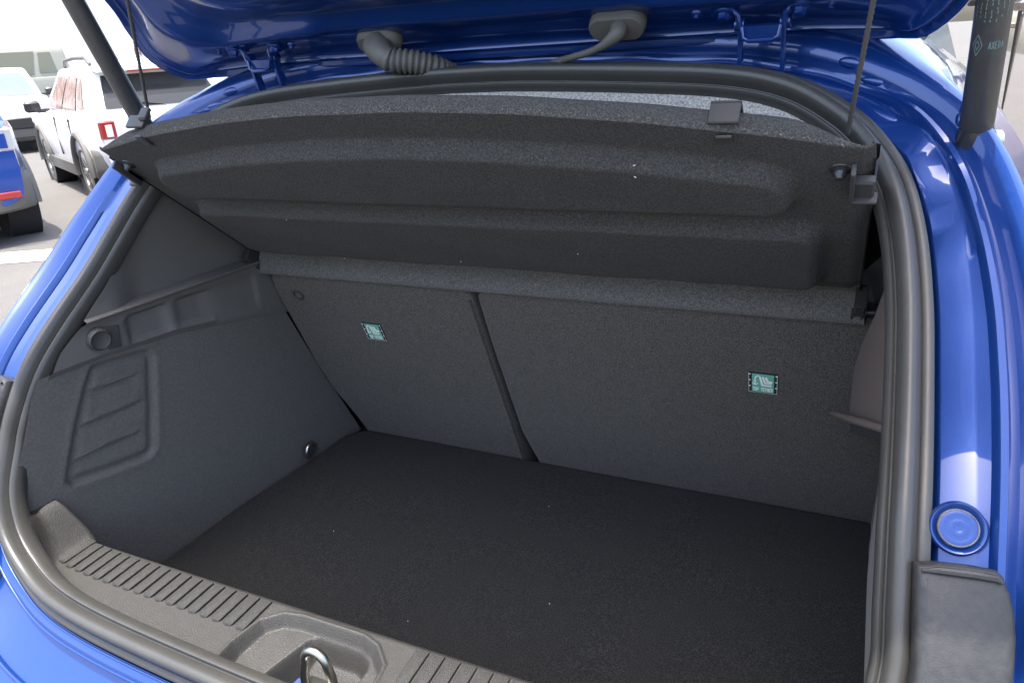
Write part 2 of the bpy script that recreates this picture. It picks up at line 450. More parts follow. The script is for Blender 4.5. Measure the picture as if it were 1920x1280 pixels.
FONT = {'T':('111','010','010','010','010'),'O':('111','101','101','101','111'),'P':('111','101','111','100','100'),
        'E':('111','100','110','100','111'),'H':('101','101','111','101','101'),'R':('111','101','110','101','101')}
def label(xc, tc, host, wd=.032, ht=.036):
    m = MB()
    def q(x0, y0, x1, y1, off, mi):
        pts = [seat_pt(xc + x*wd, tc + y*ht, off) for x, y in ((x0,y0),(x1,y0),(x1,y1),(x0,y1))]
        m.add(pts, [(0,1,2,3)], mi)
    def stroke(pl, wdt, off=.0028):
        wdt *= 1.35
        for (x0,y0),(x1,y1) in zip(pl[:-1], pl[1:]):
            a = V((x0*wd, y0*ht)); b = V((x1*wd, y1*ht)); d = (b-a).normalized(); n2 = V((-d.y, d.x))*wdt/2
            pts = [seat_pt(xc+p.x, tc+p.y, off) for p in (a-n2-d*wdt*.3, b-n2+d*wdt*.3, b+n2+d*wdt*.3, a+n2-d*wdt*.3)]
            m.add(pts, [(0,1,2,3)], 1)
    m.box(seat_pt(xc, tc, .0007), wd*1.24, ht*1.06, .0014, V((1,0,0)), SD, SN, mi=2)
    q(-.46,-.5,.46,.5,.0020,0)
    for k in range(12):                                    # overlocked edge stitches
        for s in (-1, 1):
            y = -.5 + (k+.5)/12
            q(min(s*.52,s*.60), y-.028, max(s*.52,s*.60), y+.028, .0021, 1 if k % 4 == 3 else 2)
    q(-.60,-.53,-.585,.53,.0022,1); q(.585,-.53,.60,.53,.0022,1); q(-.6,-.545,.6,-.53,.0022,1)
    stroke([(-.12,.36),(-.02,-.10),(.34,-.10)], .0022); stroke([(.0,.36),(.09,.03),(.34,.03)], .0020); stroke([(.13,.34),(.20,.14),(.36,.12)], .0026)
    stroke([(-.12,.36),(-.2,.42),(-.29,.36),(-.33,.24),(-.33,.05)], .0015)
    stroke([(-.33,.12),(-.33,-.10)], .0015); stroke([(-.42,.0),(-.36,-.09),(-.28,-.09),(-.22,.0)], .0014); stroke([(-.38,.10),(-.28,.10)], .0013)
    for j, wrd in enumerate(('TOP', 'TETHER')):
        x = -.42 if j == 0 else -.07
        for ch in wrd:
            for ry, rowb in enumerate(FONT[ch]):
                for rx, c in enumerate(rowb):
                    if c == '1': q(x + rx*.024, -.24-ry*.042-.042, x + rx*.024+.024, -.24-ry*.042, .0026, 1)
            x += .083
    o = m.build('tether_label', [GREEN, WHITET, BLACKT], smooth=0); adopt(o, host)
label(-.285, .305, seatL); label(.367, .294, seatR)

# ---- loose boot floor
fo = [(-.492,.60),(-.52,.50),(.55,.50),(.565,.62),(.565,1.118),(-.40,1.118),(-.435,1.110),(-.458,1.085),(-.468,1.0),(-.476,.93),(-.491,.80)]
nx, ny = 90, 60
m = MB(); rws = []
for j in range(ny+1):
    y = lerp(.50, 1.108, j/ny)
    xl = interp(y, [.5,.7,.8,.93,1.0,1.06,1.09,1.108], [-.50,-.491,-.490,-.476,-.466,-.466,-.45,-.41]); xr = .565
    row = []
    for i in range(nx+1):
        x = lerp(xl, xr, i/nx)
        e = min(x-xl, xr-x, 1.112-y)
        z = .722 - .008*(1-sstep(0, .012, e)) + .0018*math.sin(x*9+1)*math.sin(y*11)
        row.append(V((x, y, z)))
    row = [row[0]-V((0,0,.03))] + row + [row[-1]-V((0,0,.03))]
    rws.append(row)
rws.append([p - V((0,-.001,.03)) for p in rws[-1]])
m.loft(rws)
FLOOR = m.build('boot_floor', CARPET, smooth=60)
tag(FLOOR, 'black carpeted loose floor panel lying in the car boot', 'boot floor')
m = MB()
for k in range(4):
    x, y = random.uniform(-.3,.5), random.uniform(.58,1.05)
    a = random.uniform(0, 6.28); l = random.uniform(.0008,.0022)
    m.box((x, y, .7245), l, .0007, .0006, V((math.cos(a),math.sin(a),0)), V((-math.sin(a),math.cos(a),0)))
adopt(m.build('lint', LINT, smooth=0), FLOOR)['kind'] = 'stuff'

# ---- side linings
LPA = V((-.505, .5, 0)); LPN = V((.6, -.035, 0)).normalized()
def lx(y): return -(.505 - .035*(y-.5)/.6)
def ly(u, v):
    p = onpl(u, v, LPA, LPN); return (p.y, p.z)
POCK = [ly(*p) for p in ((173,686),(255,661),(278,657),(288,668),(291,760),(291,838),(280,856),(215,882),(137,908),(126,900),(133,850),(147,780),(160,725))]
LOUV = [[ly(*p) for p in q] for q in (((176,730),(251,704)),((158,797),(262,752)),((145,861),(256,810)))]
def sdpoly(p, poly):
    d = 1e9; ins = False; n = len(poly)
    for i in range(n):
        a = poly[i]; b = poly[i-1]
        ex, ey = b[0]-a[0], b[1]-a[1]; wx, wy = p[0]-a[0], p[1]-a[1]
        t = max(0, min(1, (wx*ex+wy*ey)/(ex*ex+ey*ey)))
        d = min(d, math.hypot(wx-ex*t, wy-ey*t))
        if (a[1] > p[1]) != (b[1] > p[1]) and p[0] < (b[0]-a[0])*(p[1]-a[1])/(b[1]-a[1])+a[0]: ins = not ins
    return d if ins else -d
def pocket(y, z):
    if not (.48 < y < .78 and .84 < z < 1.10): return 0.0
    d = sdpoly((y, z), POCK)
    h = .0008*sstep(-.016, -.006, d)*(1-sstep(-.004, .002, d)) - .0065*sstep(-.003, .003, d)*(1-.65*sstep(.006, .014, d))
    if d > .01:
        for i, (a, b) in enumerate(LOUV):
            k = (b[1]-a[1])/(b[0]-a[0])
            q = z - (a[1] + k*(y-a[0]))              # height above the louvre line
            m_ = sstep(a[0]-.012, a[0]+.004, y)*(1-sstep(b[0]-.004, b[0]+.012, y))
            if -.03 < q <= 0: h += -.0045*(1+q/.03)**1.6*sstep(0, .0016, -q)*m_
            elif 0 < q < .012: h += .0015*(1-q/.012)*m_
    return h
L1 = [(ly(u, v)) for u, v in ((60,716),(90,705),(200,663),(330,620),(450,593),(560,570))]
def l1z(y): return interp(y, [p[0] for p in L1], [p[1] for p in L1])
def seat_y(z): return 1.1035 - .4154*(z-.72) + .02
def side_lining(sgn, xoff):
    m = MB(); rws = []
    nz, nyy = (110, 110) if sgn < 0 else (30, 30)
    for j in range(nz+1):
        row = []
        for i in range(nyy+1):
            t = j/nz; s_ = i/nyy
            z0 = lerp(.70, 1.07, t)
            y = lerp(interp(z0, PZ, PY)+.010, seat_y(z0), s_)
            z = lerp(.70, l1z(y), t)
            x = lx(y) + (pocket(y, z) if sgn < 0 else 0)
            x += .02*(1-sstep(.70,.80,z))*sstep(.95,1.1,y)*0
            row.append(V((x*-sgn if sgn > 0 else x, y, z)) + V((xoff, 0, 0)))
        rws.append(row)
    m.loft(rws)
    return m.build('side_lining', SIDEC, CAR, smooth=60)
sl = side_lining(-1, 0); tag(sl, 'left side lining with a louvred pocket')
# right: the lower lining stands a little further out
m = MB(); rws = []
for j in range(41):
    z = lerp(.70, 1.10, j/40)
    row = []
    for i in range(41):
        y = lerp(interp(z, PZ, PY)+.006, seat_y(z), (i/40)**1.3)
        bul = .008*math.exp(-((y-.93)/.05)**2-((z-.80)/.05)**2)
        x = .531 - bul - .022*sstep(.74, .97, z)*(1-sstep(.66,.95,y))
        row.append(V((x, y, z)))
    rws.append(row)
m.loft(rws); sr = m.build('side_lining', SIDEC, CAR, smooth=60)

# upper plastic with the shelf ledge
m = MB(); rws = []
ZS = [-.006, 0, .004, .012, .02, .03, .038, .046, .052, .056, .059, .062, .064, .066, .07, .08, .10, .12, .14, .17, .20, .225, .245]
for jz, dz in enumerate(ZS):
    row = []
    for i in range(101):
        s_ = i/100
        z00 = 1.065 + dz
        y = lerp(interp(z00, PZ, PY)+.03, seat_y(z00)+.03, s_)
        base = l1z(y); z = base + dz*(1.13-base)/.062 if dz <= .062 else 1.13 + (dz-.062)
        kf = sstep(.66, .73, y)
        d = interp(dz, [-.006,0,.004,.02,.05,.059,.062,.064,.066,.09,.16,.25,.36], [0,.0035,.006,.006,.006,.009,.013,.013,-.026*kf+.004,-.022*kf,-.012*kf,.005,.05])
        rec = sstep(.672,.680,y)*(1-sstep(.915,.925,y))
        if .012 <= dz <= .046: d -= .008*rec*(1-.8*math.exp(-((y-.752)/.013)**2))*(1-.6*sstep(.80,.84,y))
        if dz <= .012 and .012 > dz > .003 and .83 < y < .99: d -= .003
        row.append(V((lx(y) + d, y, z)))
    rws.append(row)
m.loft(rws); ut = m.build('side_trim', PTRIM, CAR, smooth=35); tag(ut, 'dark plastic left side trim with the shelf ledge')
# bag hook knob on the left trim
hp = onpl(176, 633, LPA, LPN) + V((.008, 0, 0))
m = MB()
m.lathe(hp, (1, -.25, -.1), [(.016,-.004),(.0165,.006),(.0135,.010),(.012,.007),(.006,.005)], 28)
m.prism([hp + V((.001, .012, .012)), hp + V((.004, .034, .008)), hp + V((.004, .030, -.024)), hp + V((.002, .012, -.022))], V((1,-.1,0)), .02, bev=.002)
adopt(m.build('bag_hook', PLASTD), ut)
# lashing ring at the foot of the lining
lp_ = on(582, 848, 0, -.462)
m = MB(); m.tube([lp_ + V((.004, .014*math.cos(a), .016*math.sin(a)+.004)) for a in [R_(q) for q in range(-20, 201, 20)]], .003, 8)
adopt(m.build('lashing_ring', STEEL), sl)
m = MB(); m.lathe(lp_ + V((-.002,0,.006)), (1,0,0), [(.016,0),(.0175,.002),(.013,.003)], 20); adopt(m.build('ring_plate', PLASTD), sl)

# right trim with its sunlit lip
RPA = V((.518, .72, 0)); RPN = V((-.24, -.052, 0)).normalized()
def rp(u, v, off=0): return onpl(u, v, RPA + RPN*off, RPN)
m = MB(); m.prism([rp(*p) for p in ((1700,470),(1655,545),(1640,588),(1616,640),(1600,690),(1594,745),(1590,785),(1700,825))], RPN, .02, bev=.003)
lip = [rp(1590,762,.010), rp(1561,772,.014), rp(1563,780,.014), rp(1668,815,.006), rp(1690,812,.006), rp(1690,795,.006)]
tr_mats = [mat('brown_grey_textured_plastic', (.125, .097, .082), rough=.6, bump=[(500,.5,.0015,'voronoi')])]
rt = m.build('side_trim', tr_mats, CAR, smooth=40); tag(rt, 'sunlit brownish plastic right side trim')
m = MB(); m.tube([rp(1556,773,.004), rp(1566,776,.010), rp(1600,787,.010), rp(1640,799,.008), rp(1700,817,.004)], [.002,.004,.0045,.0045,.0045], 10)
adopt(m.build('trim_lip', tr_mats), rt)
m = MB(); m.add([rp(1700,440,-.03), rp(1560,560,-.03), rp(1560,800,-.03), rp(1700,840,-.03)], [(0,1,2,3)])
m.build('pillar_lining', PLASTD, CAR, smooth=0)
# upper right pillar trim seen beside the shelf
m = MB(); rws = []
for j in range(14):
    z = lerp(.80, 1.40, j/13)
    rws.append([V((interp(z,[.8,1.1,1.2,1.3,1.4],[.56,.535,.53,.505,.45])+.004*math.sin(j*1.7), lerp(interp(z,PZ,PY)+.04, 2.6, (i/10)**1.5), z)) for i in range(11)])
m.loft(rws); m.build('pillar_trim', PLASTD, CAR, smooth=60)
m = MB(); pc = on(1646, 876, 0, .528)
m.box(pc, .004, .014, .036, V((1,0,0)), V((0,1,0)), V((0,-.1,1)), ch=.001); m.build('light_clip', CLIPM, CAR)

# ---- sill trim with ribs and striker recess
RECS = [(-.118,.37),(-.124,.44),(-.117,.478),(-.098,.496),(-.074,.501),(.012,.501),(.034,.494),(.056,.474),(.060,.455),(.064,.37)]
def sill_pt(x, v, dzz=0.0):
    a = abs(x)
    zc = .848 + .060*sstep(.448, .504, a)
    zo = interp(a, [0,.36,.40,.43,.46,.48,.504], [0,0,.003,.010,.020,.022,.006])*(1-sstep(.05,.40,v))
    y0 = interp(zc, PZ, PY) + .016 + interp(a, [0,.38,.43,.46,.48,.504],[0,0,.010,.020,.022,.006])
    wd = .118 - interp(a, [0,.38,.43,.46,.48,.504],[0,0,.010,.020,.022,.006]) - .050*sstep(.455,.504,a)
    y = y0 + v*wd
    z = zc + zo
    z += -.014*(1-sstep(0, .16, v))
    z += -.003*sstep(.2,.36,v)*(1-sstep(.42,.5,v))*0
    if v > .90: z -= .014*(1-math.sqrt(max(0, 1-((v-.90)/.10)**2)))
    # dished ends
    z += .008*sstep(.42,.476,a)*(1-sstep(.15,.5,v))
    if -.15 < x < .09:
        d = sdpoly((x, y), RECS)
        if d > -.006:
            step = .013*sstep(-.001, .009, d)
            xb = lerp(-.078, -.052, (y-.40)/.08)
            deep = sstep(xb-.006, xb+.006, x)*(1-sstep(.020, .036, x))*sstep(.008, .019, d)
            z -= step*lerp(1.5, 1, sstep(.40,.49,y)) + deep*(.036 - .012*sstep(.46,.49,y))
            z += .0022*sstep(-.006,-.002,d)*(1-sstep(-.002,.002,d))
    return V((x, y, z + dzz))
m = MB(); rws = []
xs = [lerp(-.5035, -.16, i/140) for i in range(140)] + [lerp(-.16, .10, i/280) for i in range(280)] + [lerp(.10, .565, i/80) for i in range(81)]
for x in xs:
    row = [sill_pt(x, v) for v in [k/120 for k in range(121)]]
    e = row[-1]
    row += [e + V((0,.002,-.008)), V((e.x, e.y+.002, .70))]
    rws.append(row)
m.loft(rws); SILL = m.build('sill_trim', [PLAST], CAR, smooth=45)
# ribs: one mesh per length, shared
def rib_mesh():
    m = MB()
    L = .052; W = .0152
    rows_ = []
    for y, h, ww in ((-.5*L,0,.35),(-.47*L,.0018,.75),(-.40*L,.0034,.95),(.30*L,.0034,1),(.44*L,.0028,1),(.5*L,-.004,1)):
        rows_.append([V((-W/2*ww, y, h-.004)), V((-W/2*ww, y, h-.0008)), V((-W/2*ww+.0010, y, h)), V((W/2*ww-.0012, y, h)), V((W/2*ww, y, h-.0008)), V((W/2*ww, y, h-.004))])
    m.loft(rows_, cap=True)
    return m.build('rib', RIBM, SILL, smooth=35)
rib0 = None
def put_rib(x):
    global rib0
    p = sill_pt(x, .70)
    if rib0 is None:
        rib0 = rib_mesh(); o = rib0
    else:
        o = clone(rib0, SILL)
    o.location = p + V((0, 0, .0005))
    q = sill_pt(x+.005, .70)
    o.rotation_euler = (0, -math.atan2(q.z-p.z, .005), R_(2.0))
for k in range(1, 19): put_rib(-.472 + k*.0189)
for k in range(22): put_rib(.088 + k*.0192)
# latch striker
st = on(592, 1217, 1, .447)
m = MB()
pth = [V((st.x-.016, .436, st.z-.075)), V((st.x-.0155, .440, st.z-.03))] + [V((st.x-.0145*math.cos(a), .444, st.z-.016+.016*math.sin(a))) for a in [R_(q) for q in range(0, 181, 15)]] + [V((st.x+.0155, .446, st.z-.03)), V((st.x+.016, .450, st.z-.075))]
m.tube(pth, .0052, 14); SK = m.build('latch_striker', STEEL, CAR, smooth=60)
m = MB(); m.box((st.x, .442, st.z-.062), .06, .04, .004, ch=.0012); adopt(m.build('base_plate', STEEL), SK)
for s in (-1, 1):
    m = MB(); m.lathe((st.x+s*.024, .436, st.z-.060), (0,0,1), [(.006,0),(.006,.004),(.003,.005)], 6)
    adopt(m.build('striker_bolt', STEEL), SK)

# ---- parcel shelf, tipped up on its hinge pins (a loose thing that lifts out)
SHELF = empty('parcel_shelf', (0, .947, 1.13))
tag(SHELF, 'charcoal felt parcel shelf tilted up in the boot opening', 'parcel shelf')
HA = V((0, .947, 1.13)); HD = V((0, -.262, .225)).normalized(); HN = V((0, -.225, -.262)).normalized()   # HN: out of the underside
def sp(x, t, h=0.0): return HA + V((x, 0, 0)) + HD*t + HN*h
def tmax(x): return .409 - .31*x*x
def rrect(x, t, x0, x1, t0, t1, r):
    cx, ct = (x0+x1)/2, (t0+t1)/2
    dx = abs(x-cx)-(x1-x0)/2+r; dt = abs(t-ct)-(t1-t0)/2+r
    return r - math.hypot(max(dx, 0), max(dt, 0)) - min(max(dx, dt), 0)
def hshelf(x, t):
    a = rrect(x, t, -.408, .412, .240, tmax(x)-.045, .03)
    b = rrect(x, t, -.432, .437, .066, .213, .028)
    h = .0175*sstep(-.002, .012, a) + .0175*sstep(-.002, .011, b)
    e = min(tmax(x)-t, .478-abs(x))
    h += .004*(1-sstep(0, .02, e))*0
    h -= .006*(1-sstep(.0, .010, .474-abs(x)))
    h -= .004*(1-sstep(.045,.066,t))           # swells into the hinge lip
    h += .0006*math.sin(x*37+t*21)*math.sin(t*50-x*13)
    return h
m = MB(); rws = []
NX, NT = 170, 110
for j in range(13, NT+1):
    row = []
    for i in range(NX+1):
        s_ = lerp(-1, 1, i/NX)
        tt = j/NT
        xw = interp(tt, [0,.05,.8,.93,1], [.483,.476,.475,.475,.473])
        x = s_*xw
        t = tt*tmax(x)
        row.append(sp(x, t, hshelf(x, t)))
    rws.append(row)
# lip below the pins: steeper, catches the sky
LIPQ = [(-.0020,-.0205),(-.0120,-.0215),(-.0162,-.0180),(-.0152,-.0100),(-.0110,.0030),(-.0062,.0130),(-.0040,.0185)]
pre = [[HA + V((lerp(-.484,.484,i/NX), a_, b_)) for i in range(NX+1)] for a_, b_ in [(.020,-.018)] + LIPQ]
bk = [[p - HN*.022 for p in r] for r in (rws[-1],)]
# rear flange
fl = []
for q, (dt, dh) in enumerate(((.001,-.003),(.002,-.008),(.002,-.016),(-.001,-.021),(-.008,-.024))):
    row = []
    for i in range(NX+1):
        s_ = lerp(-1, 1, i/NX); x = s_*.473
        k = 1 - sstep(.40, .474, abs(x))*.9
        row.append(sp(x, tmax(x)+dt, hshelf(x, tmax(x)) + dh*k))
    fl.append(row)
top = [[sp(lerp(-.473,.473,i/NX), tmax(lerp(-.473,.473,i/NX))*q, -.020) for i in range(NX+1)] for q in (.9, .5, .02)]
m.loft(rws + fl + top)
LIPM = mat('light_brightened_lip_felt', (.070, .066, .060), rough=1.0, spec=.08, sheen=.08, mottle=[(480, .8, (.17, .165, .155)), (25, .4, (.11, .105, .098))], bump=[(900, .9, .0015)])  # paler than the board: the light on the lip is put into its colour
BOARD = m.build('shelf_board', FELT, SHELF, smooth=60)
m = MB(); m.loft(pre + [rws[0]]); tag(m.build('shelf_lip', LIPM, SHELF, smooth=60), 'hinge lip of the shelf, paler felt imitating the light on it')
# side faces
for s in (-1, 1):
    m = MB()
    m.loft([[sp(s*.4745, t, -.002), sp(s*.4765, t, -.006), sp(s*.4765, t, -.018), sp(s*.470, t, -.020)] for t in (0,.05,.1,.2,.3,.322)])
    m.build('shelf_edge', PLASTD, SHELF, smooth=30)
# hinge pins and cheeks
for s in (-1, 1):
    m = MB()
    m.box(sp(s*.478, .006, .002), .014, .060, .03, V((1,0,0)), HD, HN, ch=.002)
    m.box(sp(s*.478, -.020, .012), .016, .030, .012, V((1,0,0)), HD, HN, ch=.002)
    m.lathe(sp(s*.474, -.006, .006), (s,0,0), [(.009,0),(.009,.012),(.0065,.013),(.0065,.026),(.004,.027)], 16)
    m.box(sp(s*.481, .018, .010), .003, .034, .020, V((1,0,0)), HD, HN, ch=.0008)
    m.box(sp(s*.470, -.004, .014), .003, .030, .012, V((1,0,0)), HD, HN, ch=.0008)
    m.build('hinge_pin', PLASTS, SHELF, smooth=35)
    # holder clip near the rear corner
    m = MB()
    m.box(sp(s*.466, .288, .004), .020, .030, .010, V((1,0,0)), HD, HN, ch=.002)
    m.box(sp(s*.458, .300, .008), .004, .048, .012, V((1,0,0)), HD, HN, ch=.001)
    m.box(sp(s*.468, .276, .008), .022, .004, .012, V((1,0,0)), HD, HN, ch=.001)
    m.build('side_clip', CLIPM if s < 0 else PLASTD, SHELF, smooth=35)
    m = MB(); m.lathe(sp(s*.447, .311, hshelf(s*.447,.311)-.001), HN, [(.010,0),(.009,.002),(.006,.003),(.006,.006),(.003,.011),(.001,.0115)], 12)
    m.build('screw', PLASTS, SHELF, smooth=40)
    # lifting cord: from the flange up to the tailgate
    if s > 0: a = on(1590, 243, 1, .752); b = a + (on(1637, 0, 1, .70) - a).normalized()*.42
    else: a = on(279, 216, 1, .762); b = a + (on(238, 0, 1, .715) - a).normalized()*.40
    m = MB(); n_ = 170
    m.tube([a.lerp(b, k/n_) - V((0,0,.004)) for k in range(n_+1)], [.0019 + .0006*(k % 2) for k in range(n_+1)], 8)
    m.build('lift_cord', CABLE, SHELF, smooth=60)
# glazing-side hook clips on the flange
for (u, v, dz) in ((1347, 206, 0), (262, 240, 0)):
    s = 1 if u > 900 else -1
    x = .353 if s > 0 else -.352
    t = tmax(x)
    m = MB()
    if s > 0:
        m.box(sp(x, t+.0055, -.014), .026, .003, .020, V((1,0,0)), HD, HN, ch=.001)
        m.box(sp(x, t-.004, -.025), .026, .022, .003, V((1,0,0)), HD, HN, ch=.001)
        m.box(sp(x+.001, t-.006, .004), .014, .010, .003, V((1,0,0)), HD, HN, ch=.001)
    else:
        m.box(sp(x, t-.002, .002), .012, .020, .003, V((1,0,0)), HD, HN, ch=.0008)
        m.box(sp(x-.018, t+.004, -.022), .030, .004, .018, V((1,0,0)), HD, HN, ch=.001)
        m.box(sp(x-.004, t+.008, -.030), .014, .006, .018, V((1,0,0)), HD, HN, ch=.002)
    m.build('flange_clip', CLIPM, SHELF, smooth=35)
m = MB()
for k in range(7):
    x, t = random.uniform(-.40,.42), random.uniform(-.02,.36)
    a = random.uniform(0, 6.28); l = random.uniform(.0008,.0024)
    if k < 2: x, t, l = (.27, .335-.01*k, .0024)
    m.box(sp(x, t, hshelf(x, t)+.0012), l, .0007, .0006, V((1,0,0))*math.cos(a)+HD*math.sin(a), HD*math.cos(a)-V((1,0,0))*math.sin(a), HN)
m.build('lint', LINT, SHELF, smooth=0)['kind'] = 'stuff'

m = MB()
for k in range(900):
    x = random.uniform(-.455, .455)
    if k % 3: c = sp(x, tmax(x)+.0025, hshelf(x, tmax(x)) - random.uniform(.0, .006))
    else: c = HA + V((x, -.0135, -.0205))
    a = random.uniform(-1, 1); l = random.uniform(.0012, .0042)
    d1 = (V((1,0,0))*math.sin(a*2.2) + HN*random.uniform(.2,1) - HD*random.uniform(-.4,.5)).normalized()
    d2 = d1.cross(V((random.uniform(-1,1), random.uniform(-1,1), random.uniform(-1,1)))).normalized()
    m.add([c - d2*.00022, c + d2*.00022, c + d1*l], [(0,1,2)])
m.build('felt_fuzz', mat('loose_felt_fibre', (.22,.21,.19), rough=1.0, spec=.05), SHELF, smooth=0)['kind'] = 'stuff'

# ---- tailgate, raised
TG = empty('tailgate', (0, .93, 1.457)); adopt(TG, CAR)
TA = V((0, .95, 1.44)); TD = V((0, -.7071, .7071)); TN = V((0, -.7071, -.7071))
TH = [(0,0,0),(.12,0,0),(.30,0,0),(.40,.0,.003),(.45,.004,.010),(.480,.013,.020),(.506,.036,.042),(.533,.078,.047),(.545,.12,.031),(.541,.17,.021),(.545,.3,.012),(.56,.5,0),(.58,.9,0),(.55,1.03,0),(.40,1.07,0),(0,1.08,0)]
tl = [V(p) for p in TH] + [V((-x, t, h)) for x, t, h in reversed(TH[1:-1])]
TL = catmull(tl, 320, closed=True)
TSEC = [(.02,-.05),(-.004,-.030),(-.007,-.012),(-.006,-.002),(-.003,.0015),(.0005,.0008),(.003,-.004),(.006,-.0045),(.0085,-.001),(.0115,-.0006),(.0145,-.005),(.022,-.0055),(.040,.001),(.052,.0085),(.070,.0165),(.0815,.0208),(.0855,.0212),(.0885,.0202),(.098,.0175),(.1065,.0160),(.1095,.0163),(.113,.0180),(.140,.033),(.163,.0455),(.167,.0458),(.171,.043),(.195,.028),(.22,.022)]
TD2 = V((0, -math.cos(R_(54)), math.sin(R_(54)))); TN2 = V((0, -math.sin(R_(54)), -math.cos(R_(54))))
def tgpt(x, t, h):
    k = max(0.0, t - .24)
    b = sstep(.16, .34, t)
    n_ = TN.lerp(TN2, b).normalized()
    d_ = TD*min(t, .24) + TD2*k
    return TA + V((x, 0, 0)) + d_ + n_*h
def rr_path(q):
    w_ = .547 - 1.05*q; t0 = q; t1 = 1.08 - q; r = .085 + .12*min(q, .1)
    half = [(0,t0),(.12,t0),(.25,t0)] + [(w_-r+r*math.sin(R_(a_)), t0+r-r*math.cos(R_(a_))) for a_ in (0,15,30,45,60,75,90)] + [(w_,t0+.25),(w_,.6),(w_,t1-.2)] + [(w_-.1+.1*math.cos(R_(a_)), t1-.1+.1*math.sin(R_(a_))) for a_ in (0,30,60,90)] + [(.2,t1)]
    pts = [V((x,t,0)) for x, t in half] + [V((0,t1,0))] + [V((-x,t,0)) for x, t in reversed(half[1:])]
    return catmull(pts, 320, closed=True)
PATHS = {q: rr_path(q) for q, h in TSEC if q > .03}
rows = []
for i in range(320):
    p = TL[i]; T = (TL[(i+1) % 320] - TL[i-1]); T.z = 0; T.normalize()
    I = V((-T.y, T.x, 0))
    if I.dot(V((0, .5, 0)) - V((p.x, p.y, 0))) < 0: I = -I
    k = 1 - sstep(.24, .29, abs(p.x)) if p.y < .1 else 0
    r = []
    for q, h in TSEC:
        hh = h
        if .05 < q < .11: hh = h + .007*(1-k)*sstep(.05,.085,q)*(1-sstep(.09,.11,q))
        bh = p.z*(1-sstep(.01,.12,q)*.8)
        X = p + I*q if q not in PATHS else PATHS[q][i]
        r.append(tgpt(X.x, X.y, bh + hh))
    rows.append(r)
m = MB(); m.loft(rows, cv=True)
m.build('inner_panel', PAINT, TG, smooth=55)
def fill(k):
    m = MB(); m.v = [tuple(r[k]) for r in rows]
    m.f = [(i, i+1, 319-i, 320-i) if i else (0, 1, 319) for i in range(0, 159)]; m.m = [0]*len(m.f)
    return m
fill(0).build('outer_skin', PAINT, TG, smooth=30)
m = fill(-1); m.build('trim_panel', mat('grey_tailgate_trim', (.22,.22,.22), rough=.6), TG, smooth=30)
def tq(x, q, h=0): return TA + V((x,0,0)) + TD*q + TN*h
# rubber stop screws at the corners
for s in (-1, 1):
    c = on(310, 68, 0, -.512)
    c = V((s*abs(c.x), c.y, c.z))
    m = MB(); ax = V((-s*.25, -.75, -.35))
    m.lathe(c + V((0,.012,.006)), ax, [(.013,0),(.0135,.010),(.011,.013),(.006,.0135),(.0055,.010),(.001,.010)], 24)
    m.build('stop_buffer', RUBG, TG, smooth=40)

# wiring boot and washer hose
def py(u, v, y): return on(u, v, 1, y)
def oval(c, ax, rx, ry, prof_, mt, name, parent, ex):
    m = MB(); ex = V(ex).normalized(); ax = V(ax).normalized(); ey = ax.cross(ex).normalized(); ex = ey.cross(ax)
    rows_ = []
    for k_, h in prof_:
        rows_.append([c + ax*h + ex*(rx-ry)*(1 if math.cos(2*math.pi*k/32) > 0 else -1) + (ex*math.cos(2*math.pi*k/32) + ey*math.sin(2*math.pi*k/32))*ry*k_ for k in range(32)])
    m.loft(rows_, cu=True, cap=True)
    return m.build(name, mt, parent, smooth=50)
cw = py(709, 84, .895)
wb = oval(cw + V((0,.006,.006)), (0,-.75,-.66), .033, .017, [(1.0,-.004),(1.06,.002),(1.0,.007),(.82,.009),(.78,.012),(.5,.0125)], RUBG, 'wiring_boot', TG, (1,0,0))
path = [py(706,86,.887), py(712,97,.876), py(722,107,.872), py(735,113,.874), py(752,115,.878), py(772,117,.884), py(795,121,.893), py(818,127,.905), py(850,140,.93)]
dp = catmull(path, 90)
rr = []
for k in range(90):
    t = k/89
    base = lerp(.0185, .0145, sstep(0, .3, t)); base = lerp(base, .0125, sstep(.5, 1, t))
    if t > .26: base += .0017*(1 if (k % 5) in (0, 1) else -1 if (k % 5) in (3,) else 0)
    rr.append(base)
m = MB(); m.tube(dp, rr, 20); adopt(m.build('bellows', RUBG, smooth=50), wb)
cw = py(1157, 50, .895)
wh = oval(cw + V((0,.004,.004)), (0,-.75,-.66), .033, .0165, [(1.0,-.006),(1.05,.002),(1.02,.009),(.9,.0125),(.5,.013)], RUBG, 'washer_grommet', TG, (1,0,0))
path = [py(1160,52,.885), py(1158,62,.878), py(1148,72,.875), py(1130,86,.876), py(1105,98,.884), py(1075,107,.895), py(1042,117,.912), py(1010,130,.93)]
dp = catmull(path, 50)
m = MB(); m.tube(dp, [lerp(.0095, .0042, sstep(0, .28, k/49)) for k in range(50)], 14); adopt(m.build('washer_hose', RUBG, smooth=60), wh)

